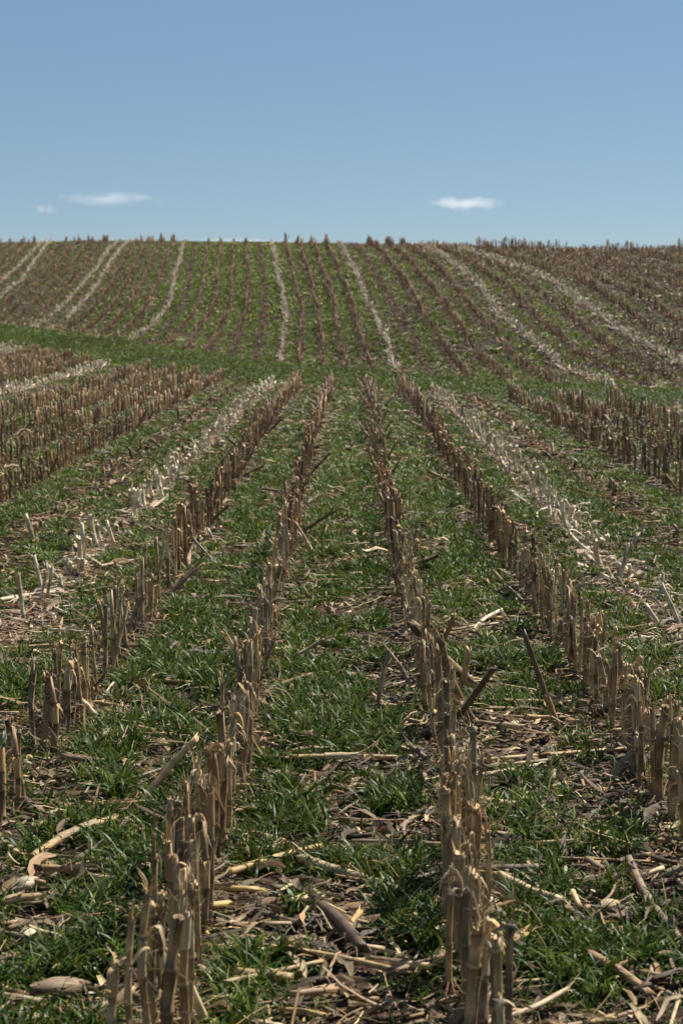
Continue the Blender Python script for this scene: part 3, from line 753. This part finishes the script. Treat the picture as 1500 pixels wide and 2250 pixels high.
# every plant of every row: q, x, y, kind (0 standing, 1 white, 2 poor), height, lean
plants = []
for q in range(-44, 40):
    kindq = 1 if q in WHITE else 2 if q in POOR else 0
    for hill in (False, True):
        y0, y1 = (3.2, 70) if not hill else (20, 124)
        sp = {0: .115 if q in (0, 1) else .125, 1: .075, 2: .24}[kindq]
        Y = np.arange(y0, y1, sp)
        if hill: Y = Y[(Y > 28)]
        Y = Y+rng.normal(0, .03, len(Y))
        if hill:
            yg = np.arange(18, 127, 1.); X = np.interp(Y, yg, row_x(q, yg, True))
        else: X = row_x(q, Y, False)
        X = X+rng.normal(0, (.018 if kindq == 0 else (.05 if not hill else .03) if kindq == 1 else .09)*(.9 if hill else 1), len(Y))
        zn = zone(X, Y); k = (zn == (2 if hill else 0)) & (np.abs(X) < .205*Y+1.6)
        if not hill and q in FIX: k &= (Y > {-1: 7.45, 2: 4}.get(q, 5.25))
        gap = vnoise(Y*.7+q*13, np.full_like(Y, q*3.3), 5)
        k &= rng.random(len(Y)) > ((.03 if q == 2 and not hill else .06+.25*(gap < .18)) if kindq == 0 else (.1+.35*(gap < .3) if kindq == 1 else .15+.5*(gap < .4)))
        if kindq == 0 and hill: k &= rng.random(len(Y)) > (.06 if -9 < q < 8 else .2)+.35*(gap < .22)
        if kindq == 0 and not hill and q in (-1, 0, 1): k &= ~((gap < .12) & (Y > 6))
        if kindq == 1 and not hill: k &= rng.random(len(Y)) < np.interp(Y, [9, 14, 22, 35], [.35, .75, .95, 1.0])
        if kindq == 1 and hill: k &= rng.random(len(Y)) < .95
        X, Y = X[k], Y[k]; n = len(X)
        if not n: continue
        Hh = {0: rng.normal(.365, .045, n), 1: rng.uniform(.1, .3, n), 2: rng.uniform(.05, .22, n)}[kindq]
        if kindq == 0:
            Hh *= (.86 if (q < -3 or q > 4) else 1.)*(.86+.3*vnoise(Y*.5+q*7, np.full_like(Y, q*1.7), 12)); Hh[rng.random(n) < .07] *= .65
            if hill: Hh *= (.7+.75*(vnoise(X*.55, Y*.4, 77) > .55)*(Y > crestY(X)-9))*(.65+.6*vnoise(Y*.8+q*5, np.full_like(Y, q*2.7), 33))*np.where(Y > crestY(X)-9, 1, 1.4); 
        lx = rng.normal(0, .05, n); ly = rng.normal(0, .05, n)
        b = rng.random(n) < (.11 if kindq == 0 else .0); lx[b] = rng.normal(0, .55, b.sum()); ly[b] = rng.normal(0, .4, b.sum())
        if kindq == 1: lx = rng.normal(-.05, .95, n); ly = rng.normal(.1, .9, n)
        if kindq == 1: st = rng.random(n) < .5; lx[st] *= .2; ly[st] *= .2
        if kindq == 2: lx = rng.normal(0, .6, n); ly = rng.normal(0, .6, n)
        for i in range(n): plants.append((q, X[i], Y[i], kindq, Hh[i], lx[i], ly[i], hill))
for q, L in FIX.items():
    for x, y, h in L: plants.append((q, x, y, 0, h, rng.normal(0, .03), rng.normal(0, .03), False))
plants.sort(key=lambda p: p[2])
PA = np.array([p[:7] for p in plants], float); PH = np.array([p[7] for p in plants])
PZ = height(PA[:, 1], PA[:, 2])-.005
bx, by = frame_px(PA[:, 1], PA[:, 2], PZ); tx, ty = frame_px(PA[:, 1], PA[:, 2], PZ+PA[:, 4])
inview = (bx > -10) & (bx < 1510) & (ty < 2250)
cand = np.nonzero(inview & (PA[:, 3] != 2) & ~PH)[0][:296]
indiv = np.zeros(len(PA), bool); indiv[cand] = True
count = {}
for i in cand:
    q = int(PA[i, 0]); kd = int(PA[i, 3]); count[q] = count.get(q, 0)+1
    lib = proto_wh if kd == 1 else proto_hi
    p = lib[int(rng.integers(0, len(lib)))]
    root = put("corn_stalk", None)
    root.location = (PA[i, 1], PA[i, 2], PZ[i]); s = PA[i, 4]/p['H']
    th = rng.uniform(.65, 1.12)
    root.rotation_euler = (Matrix.Rotation(PA[i, 6]*-1, 3, 'X') @ Matrix.Rotation(PA[i, 5], 3, 'Y') @ Matrix.Rotation(rng.uniform(0, 6.283), 3, 'Z')).to_euler()
    root.scale = (th, th, s)
    put("stem", p['stem'], root)
    for sh in p['sheaths']: put("leaf_sheath", sh, root)
    if p['roots'] is not None: put("brace_roots", p['roots'], root)
    root["label"] = f"{ordinal(count[q])} stub from the near end of the {ROWN.get(q, 'outermost row')}, {CN[p['col']]}, {p['look']}"
    root["category"] = "corn stalk"; root["group"] = "cut corn stalks standing in rows"

def lo_proto(seed, col, H, hi2):
    st, sh, _, _ = stalk_parts(seed, H, .0135, col, False); return join([st]+sh)
mid = [(COLS[k % 16], 2000+k) for k in range(16)]
P_mid = []
for c, s in mid:
    a = stalk_parts(s, .36, .013, c, True); L = [a[0]]+a[1]; P_mid.append(join(L))
P_lo = [lo_proto(2200+k, COLS[k % 16], .36, False) for k in range(16)]
P_wh = [lo_proto(2300+k, 'white', .27, False) for k in range(8)]
P_whh = [join([a[0]]+a[1]) for a in (stalk_parts(2600+k, .27, .010+.0004*k, 'white', True) for k in range(10))]
P_pr = [lo_proto(2400+k, ['brown', 'grey', 'dark', 'brown'][k % 4], .2, False) for k in range(8)]
rest = ~indiv
def plant_batch(m, protos, H, widen, tintf, htilt=1.0):
    n = int(m.sum())
    if not n: return []
    A = PA[m]; pos = np.stack([A[:, 1], A[:, 2], PZ[m]], -1)
    tint = rng.uniform(.6, 1.3, (n, 1))*np.ones((1, 3))*np.array(tintf)
    if tintf[0] > 1.5: w = rng.random(n) < .15; tint[w] *= np.array([[.5, .44, .36]])
    return [scatter(protos, rng.integers(0, len(protos), n), pos, rng.uniform(0, 6.283, n), np.full(n, widen), -A[:, 6]*htilt, A[:, 5]*htilt, tint, A[:, 4]/H/widen)]
S = []
Y_ = PA[:, 2]; K_ = PA[:, 3]
S += plant_batch(rest & (K_ == 0) & (Y_ < 24), P_mid, .36, .95, (.90, .78, .70))
S += plant_batch(rest & (K_ == 0) & (Y_ >= 24) & (Y_ < 50), P_lo, .36, 1.0, (.90, .78, .72))
S += plant_batch(rest & (K_ == 0) & (Y_ >= 50), P_lo, .36, 1.1, (.92, .79, .70))
S += plant_batch(rest & (K_ == 1) & (Y_ < 34), P_whh, .27, 1.25, (1.8, 1.76, 1.72))
S += plant_batch(rest & (K_ == 1) & (Y_ >= 34), P_wh, .27, 1.3, (1.7, 1.66, 1.65))
S += plant_batch(rest & (K_ == 2), P_pr, .2, 1.2, (1, .9, .85))
put("corn_stubble", mesh("corn_stubble", join(S), M_stalk), kind="stuff", label="endless rows of cut corn stubble running up the far hillside", category="corn stubble")

# ------------------------------------------------------------------ fallen and leaning stalks, one object each
TW = {'tan': 'tan', 'pale': 'pale', 'white': 'bleached white', 'grey': 'grey', 'dark': 'dark', 'brown': 'brown', 'yellow': 'yellowish'}
def stick(a, b, R, tn, seed, sag=0.0):
    """a stalk length from point a to b: ringed stem mesh with torn ends, plus a strip of sheath as a part"""
    r = np.random.default_rng(seed); a = np.array(a, float); b = np.array(b, float); L = np.linalg.norm(b-a)
    n = max(5, int(L/.02)); s = np.linspace(0, 1, n); d = (b-a)/L
    perp = np.cross(d, [0, 0, 1.]); perp /= np.linalg.norm(perp)+1e-9
    path = a+(b-a)*s[:, None]+perp*(r.normal(0, .012)*np.sin(s*3.14))[:, None]*(L/.3)
    nodes = np.arange(r.uniform(.03, .1), L, r.uniform(.09, .15)); 
    dn = np.min(np.abs(s[:, None]*L-nodes[None]), 1) if len(nodes) else np.full(n, 1.)
    rad = R*(1-.12*s)*(1+.15*(dn < .011)); c = tone(tn)*r.uniform(.9, 1.1)
    col = c[None]*(1+.1*np.sin(s*11+seed))[:, None]*np.where(dn < .011, .65, 1)[:, None]
    st = tube(path-a, rad, col, 9, r.uniform(.7, 1), True); v = st[0]
    v[:9] += (r.uniform(-.014, .012, (9, 1)))*d; v[(n-1)*9:n*9] += (r.uniform(-.012, .03, (9, 1)))*d
    ext = [st]
    for k in range(int(r.integers(2, 7))):
        e = path[-1]-a; q = r.normal(0, .4, 3); ln = r.uniform(.015, .05); ss = np.linspace(0, 1, 4)[:, None]
        ext.append(ribbon(e+r.normal(0, R*.5, 3)+(d+q*ss)*ln*ss, np.linspace(.004, .001, 4), perp, c*1.2, 0, 2))
    parts = []
    if L > .12 and r.random() < .75:
        t0 = r.uniform(.05, .4); t1 = min(.95, t0+r.uniform(.25, .5)); m = 7; ss = np.linspace(0, 1, 9)
        A = r.uniform(0, 6.283)+np.linspace(-.5, .5, m)[None]*r.uniform(2.2, 4.5)*(1-.3*ss[:, None])
        u = np.cross(perp, d); ctr = np.stack([np.interp(t0+(t1-t0)*ss, s, (path-a)[:, k]) for k in range(3)], -1)
        V = ctr[:, None]+R*(1.2+r.uniform(.1, .8)*ss**2)[:, None, None]*(np.cos(A)[..., None]*perp+np.sin(A)[..., None]*u)
        V[-1] -= d*r.uniform(0, .03, (m, 1)); V += r.normal(0, .001, V.shape)
        i = np.arange(8)[:, None]*m; j = np.arange(m-1)[None]
        F = np.concatenate([np.stack([i+j, i+j+1, i+m+j+1], -1).reshape(-1, 3), np.stack([i+j, i+m+j+1, i+m+j], -1).reshape(-1, 3)])
        T = np.stack([np.broadcast_to(np.linspace(0, .05, m), (9, m)), np.broadcast_to(ss[:, None]*L, (9, m))], -1).reshape(-1, 2)
        cc = np.clip(tone(str(r.choice(['pale', 'grey', 'tan'] if tn != 'white' else ['white', 'pale'])))*r.uniform(.8, 1.1), 0, 1)
        parts.append((V.reshape(-1, 3), np.tile(cc, (9*m, 1)), T, F))
    return join(ext), parts
def add_stick(name, a, b, R, tn, seed, label, cat, group):
    st, parts = stick(a, b, R, tn, seed)
    root = put(name, None); root.location = a; put("stem", mesh("stem", st, M_stalk), root)
    for p in parts: put("leaf_sheath", mesh("leaf_sheath", p, M_leaf), root)
    root["label"] = label; root["category"] = cat; root["group"] = group
def strip_name(x, y):
    q = float(row_q(np.array([x]), np.array([y]), np.array([False]))[0])
    if q < -2.5: return 'left of the bleached left row'
    if q < -1.1: return 'between the two outer left rows'
    if q < -.15: return 'between the two inner left rows'
    if q < 1.1: return 'in the middle strip'
    if q < 2.1: return 'between the two inner right rows'
    if q < 3.2: return 'between the two outer right rows'
    return 'right of the bleached right row'
cnt = {}
def nth(key):
    cnt[key] = cnt.get(key, 0)+1; return ordinal(cnt[key])
for k, (x, y, X2, Y2, Z2, R, tn) in enumerate(sorted(LEAN, key=lambda t: t[1])):
    z = float(height(x, y))-.01; s = strip_name(x, y)
    add_stick("leaning_stalk", (x, y, z), (X2, Y2, max(Z2, .05)), R, tn, 3000+k,
        f"{TW[tn]} broken stalk leaning {s}, {nth('l'+s)} nearest there", "leaning stalk", "broken stalks leaning out of the rows")
lying = [(y if y < v else v, x, y, X2, v, R, tn) for x, y, X2, v, R, tn in LIE]
rr = np.random.default_rng(77)
tries = 0
while len(lying) < 250 and tries < 20000:
    tries += 1
    Y = 3.8+rr.random()**1.4*13; X = rr.uniform(-1, 1)*.2*Y
    if rr.random() > float(litter_amount(np.array([X]), np.array([Y]))[0])/1.7: continue
    L = rr.uniform(.07, .34); a = rr.uniform(-.75, .75)+(math.pi if rr.random() < .5 else 0)
    if rr.random() < .25: a = rr.uniform(0, 6.283)
    X2 = X+L*math.cos(a); Y2 = Y+L*math.sin(a)
    if Y2 < 3.8: continue
    q = float(row_q(np.array([X]), np.array([Y]), np.array([False]))[0])
    tn = str(rr.choice(['white', 'pale', 'white'])) if abs(q+2) < .35 or abs(q-3) < .35 else str(rr.choice(['tan', 'pale', 'yellow', 'grey', 'brown', 'tan', 'brown', 'pale', 'dark']))
    lying.append((min(Y, Y2), X, Y, X2, Y2, rr.uniform(.004, .0095), tn))
lying.sort()
for k, (_, x, y, X2, Y2, R, tn) in enumerate(lying):
    z1 = float(height(x, y))+R+.012+rr.uniform(0, .03); z2 = float(height(X2, Y2))+R+.012+rr.uniform(0, .03); s = strip_name(x, y)
    add_stick("fallen_stalk", (x, y, z1), (X2, Y2, z2), R, tn, 3300+k,
        f"{TW[tn]} stalk piece lying {s}, {nth('f'+s)} from the near end", "fallen stalk", "stalk pieces lying on the ground")
# husks: nested curved leaves, open at one end
def husk_mesh(L, W, tn, seed):
    r = np.random.default_rng(seed); out = []
    for k in range(5):
        n, m = 12, 9; s = np.linspace(0, 1, n); cov = r.uniform(1.6, 3.4); a0 = r.uniform(-.8, .8)+1.57
        prof = np.sin(np.clip(s*.93+.05, 0, 1)*math.pi)**.7*(1-.25*s); rad = W*.5*prof*(1+.08*k)
        A = a0+np.linspace(-.5, .5, m)[None]*cov
        V = np.stack([np.broadcast_to(((s-.5)*L*(1-.05*k))[:, None], A.shape if A.shape[0] == n else (n, m)), rad[:, None]*np.cos(A), rad[:, None]*np.sin(A)*.75+W*.28], -1)
        V += r.normal(0, W*.025, V.shape)*s[:, None, None]
        V[..., 2] += .015*np.sin(np.linspace(0, 18, m))[None]*s[:, None]*W*4
        i = np.arange(n-1)[:, None]*m; j = np.arange(m-1)[None]
        F = np.concatenate([np.stack([i+j, i+j+1, i+m+j+1], -1).reshape(-1, 3), np.stack([i+j, i+m+j+1, i+m+j], -1).reshape(-1, 3)])
        T = np.stack([np.broadcast_to(np.linspace(0, W, m), (n, m)), np.broadcast_to(s[:, None]*L, (n, m))], -1).reshape(-1, 2)
        out.append((V.reshape(-1, 3), np.tile(np.clip(tone(tn)*r.uniform(.85, 1.1), 0, 1), (n*m, 1)), T, F))
    return out
for k, (x, y, X2, Y2, W, tn) in enumerate(sorted(HUSK, key=lambda t: t[1])):
    mx_, my_ = (x+X2)/2, (y+Y2)/2; L = max(.09, min(.26, math.hypot(X2-x, Y2-y))); s = strip_name(mx_, my_)
    root = put("corn_husk", None); root.location = (mx_, my_, float(height(mx_, my_))+.012)
    root.rotation_euler = (rr.normal(0, .2), rr.normal(0, .12), math.atan2(Y2-y, X2-x))
    for P in husk_mesh(L, W, tn, 5000+k): put("husk_leaf", mesh("husk_leaf", P, M_leaf), root)
    root["label"] = f"{TW[tn]} dry husk {s}, {nth('h'+s)} from near end"; root["category"] = "corn husk"; root["group"] = "dry husks on the ground"
for k, (x, y, X2, Y2) in enumerate(sorted(COB, key=lambda t: t[1])):
    d = math.atan2(Y2-y, X2-x); L = .13; n = 14; s = np.linspace(0, 1, n)
    P = tube(np.stack([(s-.5)*L, 0*s, 0*s], -1), .0155*np.clip(np.sin(np.clip(s*.9+.08, 0, 1)*math.pi), .25, 1)**.45, np.array([.3, .15, .08]), 12)
    s_ = strip_name(x, y); t = nth('c'+s_)
    o = put("corn_cob", mesh("corn_cob", P, M_cob)); o.location = ((x+X2)/2, (y+Y2)/2, float(height(x, y))+.022); o.rotation_euler = (rr.uniform(0, 6), rr.normal(0, .08), d)
    o["label"] = f"bare red-brown cob {s_}, {t} from near end"; o["category"] = "corn cob"; o["group"] = "bare cobs on the ground"

# ------------------------------------------------------------------ small fair-weather clouds, real volumes far off
def cloud(cx, cy, w, h, D, dens, label, seed, lobes):
    dx = (cx-770)/3750*D; z = 1.75+(680-cy)/3750*D; W = w/3750*D/2; Hh = h/3750*D/2
    import bmesh
    bm = bmesh.new(); bmesh.ops.create_icosphere(bm, subdivisions=4, radius=1)
    me = bpy.data.meshes.new("cloud"); bm.to_mesh(me); bm.free()
    m = bpy.data.materials.new("cloud_vapour"); m.use_nodes = True; n = m.node_tree; n.nodes.clear(); L = n.links.new
    out = n.nodes.new("ShaderNodeOutputMaterial"); pv = n.nodes.new("ShaderNodeVolumePrincipled")
    tc = N(n, "ShaderNodeTexCoord"); ln = N(n, "ShaderNodeVectorMath", operation='LENGTH'); L(tc.outputs['Object'], ln.inputs[0])
    no = N(n, "ShaderNodeTexNoise"); no.inputs['Scale'].default_value = lobes; no.inputs['Detail'].default_value = 5
    mp = N(n, "ShaderNodeMapping"); mp.inputs['Location'].default_value = (seed, seed*2, 0); mp.inputs['Scale'].default_value = (1.6, 1, .5); L(tc.outputs['Object'], mp.inputs[0]); L(mp.outputs[0], no.inputs['Vector'])
    a = N(n, "ShaderNodeMath", operation='SUBTRACT'); a.inputs[0].default_value = .82; L(ln.outputs['Value'], a.inputs[1])
    b = N(n, "ShaderNodeMath", operation='SUBTRACT'); L(no.outputs['Fac'], b.inputs[0]); b.inputs[1].default_value = .5
    c = N(n, "ShaderNodeMath", operation='MULTIPLY_ADD'); L(b.outputs[0], c.inputs[0]); c.inputs[1].default_value = 1.9; L(a.outputs[0], c.inputs[2])
    d = N(n, "ShaderNodeMath", operation='MULTIPLY', use_clamp=False); L(c.outputs[0], d.inputs[0]); d.inputs[1].default_value = dens
    e = N(n, "ShaderNodeMath", operation='MAXIMUM'); L(d.outputs[0], e.inputs[0]); e.inputs[1].default_value = 0
    L(e.outputs[0], pv.inputs['Density']); pv.inputs['Color'].default_value = (.99, .99, .99, 1); pv.inputs['Anisotropy'].default_value = .5
    L(pv.outputs[0], out.inputs['Volume']); me.materials.append(m)
    o = put("cloud", me); o.location = (dx, D, z); o.scale = (W, W*.5, Hh); o["label"] = label; o["category"] = "cloud"; o["group"] = "small clouds low in the sky"
cloud(1012, 452, 190, 36, 2500, .045, "brightest small white cloud alone on the right above the hill", 3.1, 1.6)
cloud(250, 441, 275, 38, 2500, .017, "long faint wisp of cloud low in the sky on the left", 8.7, 2.0)
cloud(108, 464, 60, 28, 2500, .05, "smallest faint puff of cloud below the long wisp", 5.2, 1.6)
cloud(520, 536, 330, 26, 2500, .02, "thin pale cloud bank just above the crest of the hill", 12.4, 2.0)
